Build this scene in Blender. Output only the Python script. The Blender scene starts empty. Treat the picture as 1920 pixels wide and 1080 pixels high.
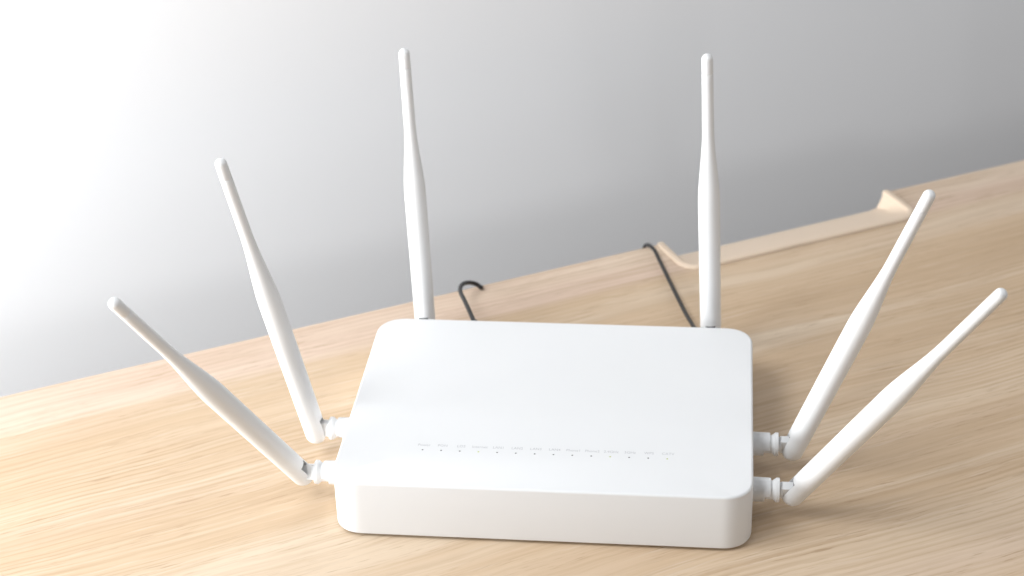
import bpy, bmesh, math, random
from mathutils import Vector, Matrix, Euler
R = math.radians
sc = bpy.context.scene
col = sc.collection

# ---------------------------------------------------------------- camera
cam_d = bpy.data.cameras.new('camera')
cam = bpy.data.objects.new('camera', cam_d); col.objects.link(cam)
cam.location = (0.08715, -0.78948, 0.60893)
cam.rotation_euler = (R(60.163), R(1.648), R(6.0796))
cam_d.sensor_width = 36; cam_d.lens = 66.64
cam_d.clip_start = 0.01; cam_d.clip_end = 50
cam_d.dof.use_dof = True; cam_d.dof.focus_distance = 0.985; cam_d.dof.aperture_fstop = 9.5
sc.camera = cam

# ---------------------------------------------------------------- world, lamps, exposure
w = bpy.data.worlds.new('World'); sc.world = w; w.use_nodes = True
bg = w.node_tree.nodes['Background']
bg.inputs[0].default_value = (0.93, 0.96, 1.0, 1); bg.inputs[1].default_value = 0.03

def area(name, loc, target, sx, sy, power, colour):
    l = bpy.data.lights.new(name, 'AREA'); l.shape = 'RECTANGLE'
    l.size = sx; l.size_y = sy; l.energy = power; l.color = colour
    o = bpy.data.objects.new(name, l); col.objects.link(o); o.location = loc
    o.rotation_euler = (Vector(target) - Vector(loc)).to_track_quat('-Z', 'Y').to_euler()
    return o
A0 = math.atan2(0.3519, 0.6406)                       # direction of the wall
def in_room(u, v, z): return (u * math.cos(A0) - v * math.sin(A0), u * math.sin(A0) + v * math.cos(A0), z)
# tall window left of the desk (upper and lower pane), a small front-left lamp for the antenna shadows, added fills right and above
CO = (0.965, 0.985, 1.0)
area('window_light_upper', in_room(-0.85, -0.03, 1.28), in_room(0, 0.04, 0.05), 0.78, 0.60, 14.0, CO)
area('window_light_lower', in_room(-0.85, 0.22, 0.14), in_room(0, 0.22, 0.05), 0.62, 0.50, 13.8, CO)
area('fill_light_right', (1.6, 0.0, 1.0), in_room(0, 0, 0.05), 1.2, 1.2, 9.0, (0.985, 0.99, 1.0))  # added fill lamp that lifts the right side
area('fill_light_top', (0.45, -0.25, 1.7), (0.25, 0.1, 0.0), 1.3, 1.3, 3.0, (0.99, 0.99, 1.0))  # added fill from above, brightens desk and wall
area('room_light_front', (-0.54, -1.42, 0.52), (-0.04, 0.64, 0.03), 0.12, 0.12, 3.6, (0.98, 0.985, 1.0))
sc.view_settings.view_transform = 'Standard'; sc.view_settings.look = 'None'
sc.view_settings.exposure = 0.11; sc.view_settings.gamma = 1.0
sc.render.engine = 'CYCLES'
sc.cycles.max_bounces = 8; sc.cycles.diffuse_bounces = 5

# ---------------------------------------------------------------- node helpers
def mat(name):
    m = bpy.data.materials.new(name); m.use_nodes = True
    nt = m.node_tree; return m, nt, nt.nodes['Principled BSDF']
def node(nt, t, **kw):
    n = nt.nodes.new(t)
    for k, v in kw.items():
        if hasattr(n, k): setattr(n, k, v)
        else: n.inputs[k].default_value = v
    return n
def plain(name, c, rough=0.45, spec=0.5, grain=0.0, gscale=3000, tone=0.0):
    m, nt, b = mat(name)
    b.inputs['Base Color'].default_value = (*c, 1); b.inputs['Roughness'].default_value = rough
    b.inputs['Specular IOR Level'].default_value = spec
    tc = node(nt, 'ShaderNodeTexCoord')
    if tone:
        n = node(nt, 'ShaderNodeTexNoise'); n.inputs['Scale'].default_value = 9; n.inputs['Detail'].default_value = 4
        nt.links.new(tc.outputs['Object'], n.inputs['Vector'])
        r = node(nt, 'ShaderNodeMapRange'); r.inputs[3].default_value = 1 - tone; r.inputs[4].default_value = 1 + tone
        nt.links.new(n.outputs['Fac'], r.inputs[0])
        mx = node(nt, 'ShaderNodeVectorMath', operation='SCALE'); mx.inputs[0].default_value = c
        nt.links.new(r.outputs[0], mx.inputs['Scale']); nt.links.new(mx.outputs[0], b.inputs['Base Color'])
    if grain:
        n = node(nt, 'ShaderNodeTexNoise'); n.inputs['Scale'].default_value = gscale; n.inputs['Detail'].default_value = 2
        nt.links.new(tc.outputs['Object'], n.inputs['Vector'])
        bp = node(nt, 'ShaderNodeBump'); bp.inputs['Strength'].default_value = grain; bp.inputs['Distance'].default_value = 0.00005
        nt.links.new(n.outputs['Fac'], bp.inputs['Height']); nt.links.new(bp.outputs[0], b.inputs['Normal'])
    return m

M_shell = plain('white_moulded_plastic', (0.725, 0.735, 0.745), 0.42, 0.4, 0.35, 2600)
M_ant = plain('white_antenna_plastic', (0.80, 0.81, 0.818), 0.42, 0.4, 0.2, 2200)
M_trim = plain('cream_plastic', (0.69, 0.56, 0.435), 0.45, 0.4, 0.2, 1500, 0.03)
M_cable = plain('black_cable_rubber', (0.012, 0.012, 0.013), 0.42, 0.5, 0.3, 1800)
M_print = plain('grey_print', (0.47, 0.48, 0.50), 0.6, 0.2)
M_hole = plain('dark_led_lens', (0.03, 0.03, 0.035), 0.35, 0.5)
M_foot = plain('grey_rubber', (0.06, 0.06, 0.06), 0.8, 0.2)
M_wall = plain('painted_wall', (0.92, 0.915, 0.92), 0.85, 0.15, 0.4, 500)
M_pin_slot = plain('hinge_metal_and_slot_shade', (0.10, 0.10, 0.11), 0.4, 0.5)  # pin metal, also the dark tone put into the slot
def lit(name, c, s):
    m, nt, b = mat(name)
    b.inputs['Base Color'].default_value = (*c, 1); b.inputs['Emission Color'].default_value = (*c, 1)
    b.inputs['Emission Strength'].default_value = s; return m
M_led = lit('green_led', (0.34, 0.38, 0.01), 0.45)

# desk directions: u runs along the back edge and the grain, v towards the wall
ANG = math.atan2(0.3519, 0.6406)
EDGE = 0.2662
def build_wood():
    m, nt, b = mat('pale_oak_laminate')
    L = nt.links.new
    tc = node(nt, 'ShaderNodeTexCoord')
    sep = node(nt, 'ShaderNodeSeparateXYZ'); L(tc.outputs['Object'], sep.inputs[0])
    def math_(op, a, bb=None, clamp=False):
        n = node(nt, 'ShaderNodeMath', operation=op); n.use_clamp = clamp
        for i, s in enumerate((a, bb)):
            if s is None: continue
            if isinstance(s, (int, float)): n.inputs[i].default_value = s
            else: L(s, n.inputs[i])
        return n.outputs[0]
    def noise(su, sv, detail=3, rough=0.5, dist=0.0, off=0.0, src=None):
        mp = node(nt, 'ShaderNodeMapping'); mp.inputs['Scale'].default_value = (su, sv, 1)
        mp.inputs['Location'].default_value = (off, off * 1.7, off * 0.3)
        L(src or tc.outputs['Object'], mp.inputs['Vector'])
        n = node(nt, 'ShaderNodeTexNoise'); n.inputs['Scale'].default_value = 1
        n.inputs['Detail'].default_value = detail; n.inputs['Roughness'].default_value = rough
        n.inputs['Distortion'].default_value = dist
        L(mp.outputs[0], n.inputs['Vector']); return n.outputs['Fac']
    def ramp(fac, stops):
        r = node(nt, 'ShaderNodeValToRGB'); cr = r.color_ramp
        cr.elements[0].position, cr.elements[0].color = stops[0][0], (*stops[0][1], 1)
        cr.elements[1].position, cr.elements[1].color = stops[-1][0], (*stops[-1][1], 1)
        for p, c in stops[1:-1]:
            e = cr.elements.new(p); e.color = (*c, 1)
        L(fac, r.inputs[0]); return r.outputs[0]
    def mix(fac, a, bb, mode='MIX'):
        n = node(nt, 'ShaderNodeMix', data_type='RGBA', blend_type=mode)
        if isinstance(fac, (int, float)): n.inputs[0].default_value = fac
        else: L(fac, n.inputs[0])
        for i, s in ((6, a), (7, bb)):
            if isinstance(s, tuple): n.inputs[i].default_value = (*s, 1)
            else: L(s, n.inputs[i])
        return n.outputs[2]
    # gently wandering coordinate so that the grain is never ruler straight
    wob = noise(3.2, 5.0, 2, 0.5, 0, 3.1)
    wob2 = noise(14.0, 9.0, 2, 0.5, 0, 7.7)
    dv = math_('ADD', math_('MULTIPLY', math_('SUBTRACT', wob, 0.5), 0.030),
               math_('MULTIPLY', math_('SUBTRACT', wob2, 0.5), 0.0045))
    v = math_('ADD', sep.outputs[1], dv)
    cmb = node(nt, 'ShaderNodeCombineXYZ'); L(sep.outputs[0], cmb.inputs[0]); L(v, cmb.inputs[1])
    W = cmb.outputs[0]
    base = ramp(noise(1.0, 34, 3, 0.5, 0.15, 1.3, W),
                [(0.32, (0.534, 0.394, 0.260)), (0.50, (0.573, 0.432, 0.296)), (0.66, (0.615, 0.483, 0.349))])
    pink = ramp(noise(1.0, 15, 2, 0.5, 0, 5.5, W), [(0.50, (0, 0, 0)), (0.68, (1, 1, 1))])
    c = mix(math_('MULTIPLY', pink, 0.4), base, (0.607, 0.474, 0.383))
    # the paler strip that runs along the back edge
    st = node(nt, 'ShaderNodeMapRange', interpolation_type='SMOOTHSTEP')
    st.inputs[1].default_value = 0.221; st.inputs[2].default_value = 0.231; L(math_('ADD', sep.outputs[1], math_('MULTIPLY', dv, 0.25)), st.inputs[0])
    c = mix(math_('MULTIPLY', st.outputs[0], 0.62), c, (0.646, 0.502, 0.423))
    pale = ramp(noise(1.7, 30, 3, 0.5, 0.3, 15.5, W), [(0.56, (0, 0, 0)), (0.70, (1, 1, 1))])
    c = mix(math_('MULTIPLY', pale, 0.55), c, (0.692, 0.587, 0.464))
    # growth lines, 3 to 5 mm apart, that fade in and out
    wv = node(nt, 'ShaderNodeTexWave', wave_type='BANDS', bands_direction='Y', wave_profile='SIN')
    mp = node(nt, 'ShaderNodeMapping'); mp.inputs['Scale'].default_value = (1.6, 75, 1); mp.inputs['Rotation'].default_value = (0, 0, R(0.0))
    L(W, mp.inputs['Vector'])
    L(mp.outputs[0], wv.inputs['Vector']); wv.inputs['Scale'].default_value = 1.0
    wv.inputs['Distortion'].default_value = 7.0; wv.inputs['Detail'].default_value = 4; wv.inputs['Detail Scale'].default_value = 1.2
    gl = ramp(wv.outputs['Fac'], [(0.0, (1, 1, 1)), (0.35, (0.3, 0.3, 0.3)), (0.8, (0, 0, 0))])
    mask = ramp(noise(3.0, 16, 2, 0.5, 0, 9.1, W), [(0.40, (0.08, 0.08, 0.08)), (0.62, (1, 1, 1))])
    dash = ramp(noise(12, 240, 2, 0.5, 0, 12.1, W), [(0.35, (0.25, 0.25, 0.25)), (0.6, (1, 1, 1))])
    gfac = math_('MULTIPLY', math_('MULTIPLY', math_('MULTIPLY', gl, mask), dash), 0.56)
    c = mix(gfac, c, (0.403, 0.271, 0.153))
    mid = ramp(noise(8, 260, 4, 0.62, 0, 2.2, W), [(0.34, (1, 1, 1)), (0.56, (0, 0, 0))])
    c = mix(math_('MULTIPLY', mid, 0.33), c, (0.403, 0.274, 0.164))
    # open pores: short dark dashes
    pn = noise(55, 900, 3, 0.6, 0, 4.4, W)
    pores = ramp(pn, [(0.32, (1, 1, 1)), (0.44, (0, 0, 0))])
    pm = ramp(noise(12, 70, 2, 0.5, 0, 6.4, W), [(0.38, (0, 0, 0)), (0.60, (1, 1, 1))])
    pf = math_('MULTIPLY', math_('MULTIPLY', pores, pm), 0.50)
    c = mix(pf, c, (0.312, 0.196, 0.103))
    # light flecks between them
    fl = ramp(noise(30, 560, 2, 0.5, 0, 8.4, W), [(0.58, (0, 0, 0)), (0.74, (1, 1, 1))])
    c = mix(math_('MULTIPLY', fl, 0.26), c, (0.700, 0.598, 0.494))
    L(c, b.inputs['Base Color'])
    b.inputs['Specular IOR Level'].default_value = 0.35
    rg = node(nt, 'ShaderNodeMapRange'); rg.inputs[3].default_value = 0.48; rg.inputs[4].default_value = 0.62
    L(pn, rg.inputs[0]); L(rg.outputs[0], b.inputs['Roughness'])
    bp = node(nt, 'ShaderNodeBump'); bp.inputs['Strength'].default_value = 0.5; bp.inputs['Distance'].default_value = 0.00012
    hsum = math_('SUBTRACT', 1.0, math_('ADD', pf, math_('MULTIPLY', mid, 0.3)))
    L(hsum, bp.inputs['Height']); L(bp.outputs[0], b.inputs['Normal'])
    return m
M_wood = build_wood()

# ---------------------------------------------------------------- mesh helpers
def finish(name, bm, m, parent=None, sharp=35, normals=True):
    if normals: bmesh.ops.recalc_face_normals(bm, faces=bm.faces)
    me = bpy.data.meshes.new(name); bm.to_mesh(me); bm.free()
    for p in me.polygons: p.use_smooth = True
    me.set_sharp_from_angle(angle=R(sharp))
    me.materials.append(m)
    o = bpy.data.objects.new(name, me); col.objects.link(o)
    if parent: o.parent = parent
    return o
def empty(name, loc=(0, 0, 0), rz=0):
    o = bpy.data.objects.new(name, None); col.objects.link(o); o.location = loc; o.rotation_euler.z = rz
    o.empty_display_size = 0.02; return o
def lathe(bm, prof, axis='Z', seg=48, off=(0, 0, 0)):
    """prof: list of (s, r) along the axis; ends close when r == 0"""
    def P(s, r, a):
        c, d = r * math.cos(a), r * math.sin(a)
        p = (c, d, s) if axis == 'Z' else (s, c, d) if axis == 'X' else (d, s, c)
        return Vector(p) + Vector(off)
    rings = []
    for s, r in prof:
        if r < 1e-7: rings.append([bm.verts.new(P(s, 0, 0))])
        else: rings.append([bm.verts.new(P(s, r, 2 * math.pi * k / seg)) for k in range(seg)])
    for a, b_ in zip(rings, rings[1:]):
        for k in range(seg):
            k2 = (k + 1) % seg
            if len(a) == 1 and len(b_) == 1: continue
            if len(a) == 1: bm.faces.new((a[0], b_[k], b_[k2]))
            elif len(b_) == 1: bm.faces.new((a[k], a[k2], b_[0]))
            else: bm.faces.new((a[k], a[k2], b_[k2], b_[k]))
def box(bm, x0, x1, y0, y1, z0, z1):
    vs = [bm.verts.new(p) for p in ((x0,y0,z0),(x1,y0,z0),(x1,y1,z0),(x0,y1,z0),(x0,y0,z1),(x1,y0,z1),(x1,y1,z1),(x0,y1,z1))]
    for f in ((3,2,1,0),(4,5,6,7),(0,1,5,4),(1,2,6,5),(2,3,7,6),(3,0,4,7)): bm.faces.new([vs[i] for i in f])
def cut(o, cutter_bm):
    """boolean difference, applied straight away"""
    bmesh.ops.recalc_face_normals(cutter_bm, faces=cutter_bm.faces)
    me = bpy.data.meshes.new('cutter'); cutter_bm.to_mesh(me); cutter_bm.free()
    c = bpy.data.objects.new('cutter', me); col.objects.link(c)
    md = o.modifiers.new('cut', 'BOOLEAN'); md.operation = 'DIFFERENCE'; md.object = c; md.solver = 'EXACT'
    dg = bpy.context.evaluated_depsgraph_get(); dg.update()
    new = bpy.data.meshes.new_from_object(o.evaluated_get(dg))
    o.modifiers.clear(); old = o.data; nm = old.name; o.data = new
    bpy.data.meshes.remove(old); new.name = nm
    for p in new.polygons: p.use_smooth = True
    new.set_sharp_from_angle(angle=R(32))
    bpy.data.objects.remove(c); bpy.data.meshes.remove(me)

# ---------------------------------------------------------------- wall
GAP = 0.32
bm = bmesh.new(); box(bm, -3.0, 3.0, EDGE + GAP, EDGE + GAP + 0.12, -0.75, 2.2)
wall = finish('wall', bm, M_wall); wall.rotation_euler.z = ANG; wall['kind'] = 'structure'

# ---------------------------------------------------------------- desk
desk = empty('desk', (0, 0, -0.0014), ANG)
desk['label'] = 'pale oak desk with long grain and a cable notch in its back edge'; desk['category'] = 'desk'
U0, U1, V0, RC = 0.2015, 0.3812, 0.2240, 0.014         # outline of the notch frame
def arc(cx, cy, r, a0, a1, n=10):
    return [(cx + r * math.cos(R(a0 + (a1 - a0) * k / n)), cy + r * math.sin(R(a0 + (a1 - a0) * k / n))) for k in range(n + 1)]
def notch(inset, vtop):
    r = RC - inset
    u0, u1, v0 = U0 + inset, U1 - inset, V0 + inset
    return [(u0, vtop)] + arc(u0 + r, v0 + r, r, 180, 270) + arc(u1 - r, v0 + r, r, 270, 360) + [(u1, vtop)]
outline = [(-1.1, EDGE)] + notch(0.0015, EDGE) + [(1.3, EDGE), (1.3, -0.42), (-1.1, -0.42)]
T = 0.025
bm = bmesh.new()
top = [bm.verts.new((x, y, 0)) for x, y in outline]; bot = [bm.verts.new((x, y, -T)) for x, y in outline]
ft = bm.faces.new(top); bm.faces.new(bot[::-1])
n = len(top)
for k in range(n): bm.faces.new((top[k], bot[k], bot[(k + 1) % n], top[(k + 1) % n]))
finish('desktop', bm, M_wood, desk, 30)
for uu in (-1.02, 1.22):
    for vv in (-0.38, EDGE - 0.06):
        bm = bmesh.new(); box(bm, uu - 0.025, uu + 0.025, vv - 0.025, vv + 0.025, -0.74, -T + 0.001)
        bmesh.ops.bevel(bm, geom=bm.edges[:], offset=0.003, segments=2, affect='EDGES')
        finish('leg', bm, M_wood, desk)

# frame of the notch: a thin raised lip round three sides, side walls, and a ramp that slopes down to the gap
bm = bmesh.new()
LIP = 0.0021
prof = [(-0.0006, 0.0002), (-0.0004, LIP * 0.7), (0.0000, LIP * 0.93), (0.0007, LIP), (0.0028, LIP), (0.0038, LIP * 0.9), (0.0043, LIP * 0.6), (0.0045, -0.0005), (0.0045, -0.014), (0.0020, -0.014), (0.0019, 0.0002)]
vend = EDGE - 0.0005
rows = [[bm.verts.new((x, y, z)) for x, y in notch(i, vend)] for i, z in prof]
for a, b_ in zip(rows, rows[1:] + rows[:1]):
    for k in range(len(a) - 1): bm.faces.new((a[k], a[k + 1], b_[k + 1], b_[k]))
bm.faces.new([r[0] for r in rows]); bm.faces.new([r[-1] for r in rows][::-1])
frame = finish('notch_frame', bm, M_trim, desk, 40)
frame['label'] = 'cream plastic frame lining the cable notch'
bm = bmesh.new()
NR = 12
i0 = 0.0040
def ramp_z(t): return 0.0013 - 0.0125 * (t ** 1.15)
ring = notch(i0, vend - 0.0008)
u0, u1, v0 = U0 + i0, U1 - i0, V0 + i0
grid = []
for a in range(NR + 1):
    t = a / NR; vv = v0 + (vend - 0.0008 - v0) * t
    r = RC - i0
    ins = r - math.sqrt(max(0, r * r - max(0, r - (vv - v0)) ** 2))
    row = []
    for k in range(25):
        q = k / 24 if k < 18 else 1 - (1 - 18 / 24) * ((24 - k) / 6) ** 2          # finer towards the right wall
        uu = (u0 + ins) + (u1 - u0 - 2 * ins) * q
        f = max(0.0, 1 - (u1 - ins - uu) / 0.007) ** 2                             # rounded up into the wall
        row.append((uu, vv, ramp_z(t) * (1 - f) + 0.0008 * f))
    grid.append(row)
gt = [[bm.verts.new(p) for p in row] for row in grid]
gb = [[bm.verts.new((p[0], p[1], p[2] - 0.0018)) for p in row] for row in grid]
for g, s in ((gt, 1), (gb, -1)):
    for a in range(NR):
        for k in range(24): bm.faces.new((g[a][k], g[a][k+1], g[a+1][k+1], g[a+1][k]))
for k in range(24):
    bm.faces.new((gt[NR][k], gt[NR][k+1], gb[NR][k+1], gb[NR][k])); bm.faces.new((gt[0][k], gt[0][k+1], gb[0][k+1], gb[0][k]))
for a in range(NR):
    for k in (0, 24): bm.faces.new((gt[a][k], gt[a+1][k], gb[a+1][k], gb[a][k]))
finish('notch_ramp', bm, M_trim, desk, 40)

# ---------------------------------------------------------------- router
W, D, H, RAD = 0.220, 0.1685, 0.0330, 0.0165
router = empty('wifi_router', (0, 0, 0))
router['label'] = 'white wifi router with six raised antennas standing on the oak desk'; router['category'] = 'router'
def rrect(w, d, r, n=16, e=2.25):
    """rounded rectangle, centre (0, D/2), corners slightly squarer than a circle"""
    pts = []
    for cx, cy, a0 in ((w/2 - r, d/2 - r, 0), (-w/2 + r, d/2 - r, 90), (-w/2 + r, -d/2 + r, 180), (w/2 - r, -d/2 + r, 270)):
        for k in range(n + 1):
            a = R(a0 + 90 * k / n); c, s = math.cos(a), math.sin(a)
            pts.append((cx + r * math.copysign(abs(c) ** (2 / e), c), cy + r * math.copysign(abs(s) ** (2 / e), s) + D / 2))
    return pts
bm = bmesh.new()
Z0 = 0.0001; bt = 0.0013; bb = 0.0013
levels = []
for k in range(5):
    a = R(90 * k / 4); levels.append((Z0 + bb * (1 - math.cos(a)), bb * (1 - math.sin(a))))
for k in range(7):
    a = R(90 * k / 6); levels.append((H - bt * (1 - math.sin(a)), bt * (1 - math.cos(a))))
rg = []
for z, ins in levels: rg.append([bm.verts.new((x, y, z)) for x, y in rrect(W - 2*ins, D - 2*ins, RAD - ins)])
for a, b_ in zip(rg, rg[1:]):
    m_ = len(a)
    for k in range(m_): bm.faces.new((a[k], a[(k+1) % m_], b_[(k+1) % m_], b_[k]))
bm.faces.new(rg[0][::-1]); bm.faces.new(rg[-1])
shell = finish('housing', bm, M_shell, router, 30)
# shallow wells for the fourteen lights
LX = [-0.0651 + 0.01001 * k for k in range(14)]; LY = 0.0328
c = bmesh.new()
for x in LX: lathe(c, [(H - 0.0008, 0), (H - 0.0008, 0.00055), (H + 0.001, 0.00055), (H + 0.001, 0)], 'Z', 20, (x, LY, 0))
cut(shell, c)
for p in shell.data.polygons:
    if p.area > 0.01: p.use_smooth = False
for k, x in enumerate(LX):
    bm = bmesh.new(); lathe(bm, [(H - 0.00078, 0), (H - 0.00078, 0.00054), (H - 0.00025, 0.00054), (H - 0.00012, 0.00040), (H - 0.0001, 0)], 'Z', 20, (x, LY, 0))
    o = finish('indicator_light', bm, M_led if k in (3, 10, 13) else M_hole, router)
    if k in (3, 10, 13): o['label'] = 'indicator light glowing yellow green'
WORDS = ['Power', 'PON', 'LOS', 'Internet', 'LAN1', 'LAN2', 'LAN3', 'LAN4', 'Phone1', 'Phone2', '2.4GHz', '5GHz', 'WPS', 'CATV']
for k, (x, t) in enumerate(zip(LX, WORDS)):
    cu = bpy.data.curves.new('printed_word', 'FONT'); cu.body = t; cu.size = 0.00258; cu.align_x = 'CENTER'
    cu.resolution_u = 3; cu.space_character = 1.02
    tmp = bpy.data.objects.new('t', cu); col.objects.link(tmp)
    dg = bpy.context.evaluated_depsgraph_get(); dg.update()
    me = bpy.data.meshes.new_from_object(tmp.evaluated_get(dg)); bpy.data.objects.remove(tmp); bpy.data.curves.remove(cu)
    me.name = 'printed_word'; me.materials.clear(); me.materials.append(M_print)
    xs = [v_.co.x for v_ in me.vertices]; wd = max(xs) - min(xs)
    for v_ in me.vertices: v_.co.x *= 0.98; v_.co.y *= 1.15
    o = bpy.data.objects.new('printed_word', me); col.objects.link(o); o.parent = router
    o.location = (x + 0.0003, 0.0362, H + 0.00004); o['label'] = 'small grey printed word ' + t
for x in (-0.09, 0.09):
    for y in (0.022, D - 0.022):
        bm = bmesh.new(); lathe(bm, [(-0.00135, 0), (-0.00135, 0.0055), (Z0 + 0.0002, 0.006), (Z0 + 0.0002, 0)], 'Z', 24, (x, y, 0))
        finish('rubber_foot', bm, M_foot, router)

# antenna master: pivot at the origin, body along +Z, hinge pin along Y
LEN = 0.180
def smooth(t): t = max(0, min(1, t)); return t * t * (3 - 2 * t)
def body_r(s):
    if s < 0.086: return 0.00632 - 0.00012 * smooth(1 - s / 0.086)
    if s < 0.134: return 0.00632 + (0.00335 - 0.00632) * smooth((s - 0.086) / 0.048) 
    return 0.00335 - 0.0002 * (s - 0.134) / 0.046
bm = bmesh.new()
prof = []
e0 = -0.0098; rr = 0.0058
for k in range(9):
    a = R(90 * k / 8); prof.append((e0 + rr * (1 - math.cos(a)), body_r(0) * math.sin(a)))
s = 0.0
while s < 0.1679: prof.append((s, body_r(s))); s += 0.003
prof += [(0.1680, body_r(0.168)), (0.1682, body_r(0.168) - 0.00008), (0.1684, body_r(0.168) - 0.00016), (0.1686, 0)]
lathe(bm, prof, 'Z', 56)
ant = finish('antenna', bm, M_ant, router, 30)
c = bmesh.new(); box(c, -0.02, 0.02, -0.0029, 0.0029, -0.02, 0.0066); cut(ant, c)
bm = bmesh.new(); box(bm, -0.0052, 0.0052, -0.00285, 0.00285, 0.0050, 0.0068)  # dark block added so the slot reads as a shaded gap
slot_shade = finish('slot_shade_block', bm, M_pin_slot, ant, 30)
bm = bmesh.new()
r0 = body_r(0.169); tip = LEN + 0.0
prof = [(0.16845, 0), (0.16845, r0 - 0.00016), (0.16860, r0 - 0.00005), (0.1688, r0), (tip - r0, r0 - 0.00006)]
for k in range(1, 10):
    a = R(90 * k / 9); prof.append((tip - r0 + r0 * math.sin(a), (r0 - 0.00006) * math.cos(a)))
prof[-1] = (tip, 0)
lathe(bm, prof, 'Z', 40)
cap = finish('tip_cap', bm, M_ant, ant, 30)
bm = bmesh.new(); lathe(bm, [(-0.0056, 0), (-0.0056, 0.0010), (0.0056, 0.0010), (0.0056, 0)], 'Y', 16)
pin = finish('hinge_pin', bm, M_pin_slot, ant, 30)

# connector master: axis along +X, x = 0 on the side of the housing
bm = bmesh.new()
lathe(bm, [(-0.0015, 0), (-0.0015, 0.0066), (0.0093, 0.0063), (0.0097, 0.0060), (0.0097, 0.0)], 'X', 48)
con = finish('antenna_socket', bm, M_shell, router, 30)
c = bmesh.new(); box(c, 0.0064, 0.02, -0.02, 0.02, -0.02, -0.0002); cut(con, c)
bm = bmesh.new()
lathe(bm, [(0.006, 0), (0.006, 0.0050), (0.0106, 0.0050), (0.0122, 0.0063), (0.0124, 0.0065), (0.0140, 0.0065), (0.0142, 0.0063), (0.0141, 0.0)], 'X', 48)
ringm = finish('collar', bm, M_ant, con, 30)
PIV = 0.0232
bm = bmesh.new()                                       # neck with the knuckle, pin along Y
lathe(bm, [(0.0135, 0), (0.0135, 0.0042), (0.0155, 0.0042), (0.0159, 0.0038), (0.0159, 0)], 'X', 40)
# flat tongue with rounded end
pts = [(0.0150, -0.0040)] + [(PIV + 0.0040 * math.cos(R(a)), 0.0040 * math.sin(R(a))) for a in range(-90, 91, 10)] + [(0.0150, 0.0040)]
f1 = [bm.verts.new((x, -0.00255, z)) for x, z in pts]; f2 = [bm.verts.new((x, 0.00255, z)) for x, z in pts]
bm.faces.new(f1); bm.faces.new(f2[::-1])
for k in range(len(pts)): bm.faces.new((f1[k], f2[k], f2[(k+1) % len(pts)], f1[(k+1) % len(pts)]))
neck = finish('neck', bm, M_ant, con, 30)

ZC = 0.0165
SPEC = [   # socket on the housing, outward direction, direction in which the antenna points
 ((-0.110, 0.0318), (-1, 0), (-0.3390, -0.4330, 0.8352), 'antenna leaning furthest left, from the front socket of the left side'),
 ((-0.110, 0.0738), (-1, 0), (-0.1698, -0.1134, 0.9789), 'antenna on the rear socket of the left side'),
 ((0.110, 0.0738), (1, 0), (0.3210, -0.1330, 0.9377), 'antenna on the rear socket of the right side'),
 ((0.110, 0.0316), (1, 0), (0.4830, -0.2559, 0.8374), 'antenna leaning furthest right, from the front socket of the right side'),
 ((-0.0877, D), (0, 1), (-0.0160, -0.0044, 0.9999), 'nearly upright antenna at the back left'),
 ((0.0857, D), (0, 1), (-0.0338, -0.0102, 0.9994), 'upright antenna at the back right'),
]
def clone(o, parent):
    c = o.copy(); col.objects.link(c); c.parent = parent
    for ch in [q for q in o.children]: clone(ch, c)
    return c
def frame_matrix(loc, x, y, z):
    m = Matrix((x, y, z)).transposed().to_4x4(); m.translation = loc; return m
masters = [(ant, con)] + [(clone(ant, router), clone(con, router)) for _ in SPEC[1:]]
for (a, c_), (pos, out, v, lab) in zip(masters, SPEC):
    out = Vector((*out, 0)); v = Vector(v).normalized()
    base = Vector((*pos, ZC)); up = Vector((0, 0, 1))
    c_.matrix_local = frame_matrix(base, out, up.cross(out), up)
    pinv = v.cross(out).normalized()                      # hinge pin
    a.matrix_local = frame_matrix(base + out * PIV, pinv.cross(v), pinv, v)
    a['label'] = lab
    nk = [q for q in c_.children if q.name.startswith('neck')][0]
    # turn the neck about the socket axis so that its tongue lies in the slot
    inv = c_.matrix_local.to_3x3().inverted(); p = inv @ pinv
    nk.rotation_euler = (math.atan2(p.z, p.y), 0, 0)

# ---------------------------------------------------------------- cables
CABLE1 = [(-0.0560, 0.1815, 0.0165), (-0.0570, 0.1930, 0.0168), (-0.0580, 0.1939, 0.0165), (-0.0627, 0.2077, 0.0158), (-0.0677, 0.2227, 0.0145), (-0.0716, 0.2344, 0.0130), (-0.0732, 0.2437, 0.0115), (-0.0723, 0.2521, 0.0095), (-0.0692, 0.2589, 0.0065), (-0.0656, 0.2623, 0.0035), (-0.0626, 0.2626, 0.0010),
          (-0.0641, 0.2717, -0.0045), (-0.0645, 0.2743, -0.0120), (-0.0647, 0.2753, -0.0250), (-0.0647, 0.2753, -0.0500), (-0.0647, 0.2753, -0.1000), (-0.0647, 0.2753, -0.1800), (-0.0647, 0.2753, -0.3000)]
CABLE2 = [(0.0780, 0.1815, 0.018), (0.0775, 0.1920, 0.0150), (0.0745, 0.2100, 0.0090), (0.0690, 0.2350, 0.0040), (0.0600, 0.2700, 0.0020),
          (0.0510, 0.3020, 0.0022), (0.0470, 0.3150, 0.0030), (0.0432, 0.3225, 0.0024), (0.0405, 0.3275, -0.0006), (0.0390, 0.3305, -0.0070), (0.0386, 0.3325, -0.018), (0.0385, 0.3335, -0.035), (0.0385, 0.3335, -0.07), (0.0385, 0.3335, -0.14), (0.0385, 0.3335, -0.28)]
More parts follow.
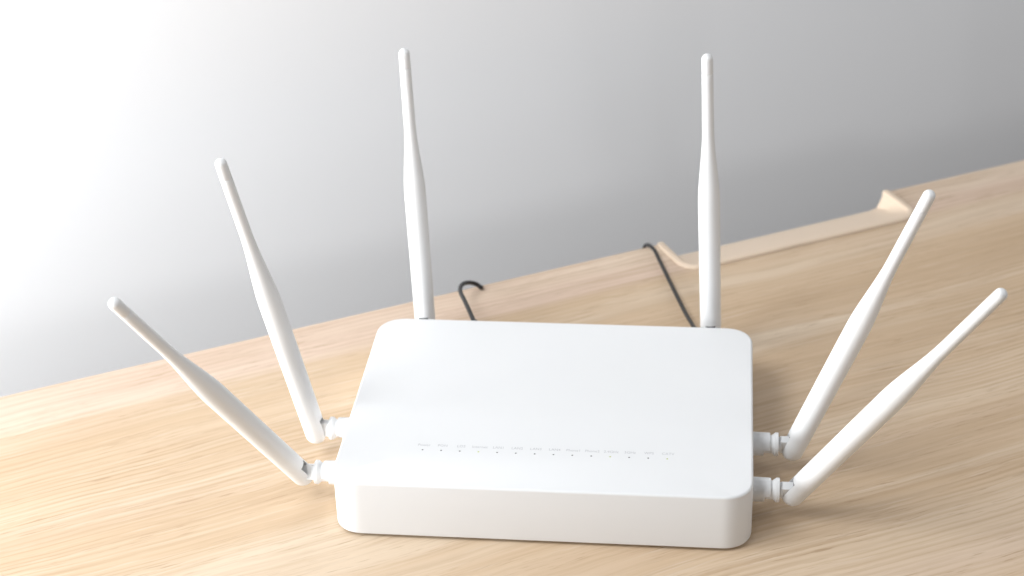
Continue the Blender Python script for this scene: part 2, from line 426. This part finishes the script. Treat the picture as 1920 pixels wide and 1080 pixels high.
def tube(name, pts, r, m, n=14, parent=None):
    # Catmull-Rom through the points
    P = [Vector(p) for p in pts]; P = [P[0] * 2 - P[1]] + P + [P[-1] * 2 - P[-2]]
    path = []
    for i in range(1, len(P) - 2):
        for k in range(12):
            t = k / 12; a, b_, c_, d_ = P[i-1:i+3]
            path.append(0.5 * ((2*b_) + (-a + c_) * t + (2*a - 5*b_ + 4*c_ - d_) * t*t + (-a + 3*b_ - 3*c_ + d_) * t**3))
    path.append(P[-2])
    bm = bmesh.new(); rings = []; nrm = None
    for i, p in enumerate(path):
        tg = (path[min(i+1, len(path)-1)] - path[max(i-1, 0)]).normalized()
        nrm = tg.orthogonal().normalized() if nrm is None else (nrm - tg * nrm.dot(tg)).normalized()
        bn = tg.cross(nrm)
        rings.append([bm.verts.new(p + (nrm * math.cos(2*math.pi*k/n) + bn * math.sin(2*math.pi*k/n)) * r) for k in range(n)])
    for a, b_ in zip(rings, rings[1:]):
        for k in range(n): bm.faces.new((a[k], a[(k+1) % n], b_[(k+1) % n], b_[k]))
    bm.faces.new(rings[0]); bm.faces.new(rings[-1])
    return finish(name, bm, m, parent, 40)
def uv(u, v, z):
    return (u * math.cos(ANG) - v * math.sin(ANG), u * math.sin(ANG) + v * math.cos(ANG), z)
def plug(x, z, cable):
    bm = bmesh.new(); box(bm, x - 0.0042, x + 0.0042, D - 0.001, D + 0.013, z - 0.0036, z + 0.0036)
    bmesh.ops.bevel(bm, geom=bm.edges[:], offset=0.0009, segments=2, affect='EDGES')
    finish('plug', bm, M_cable, cable, 30)
# left cable: rises behind the router, bends over and drops past the edge of the desk
c1 = tube('cable', CABLE1, 0.0014, M_cable)
c1['label'] = 'black cable behind the router with the sharp bend, the left one'; c1['category'] = 'cable'; c1['group'] = 'black cables behind the router'
plug(CABLE1[0][0], CABLE1[0][2], c1)
c2 = tube('cable', CABLE2, 0.0013, M_cable)
c2['label'] = 'black cable running straight up to the desk edge beside the cream notch'; c2['category'] = 'cable'; c2['group'] = 'black cables behind the router'
plug(CABLE2[0][0], CABLE2[0][2], c2)
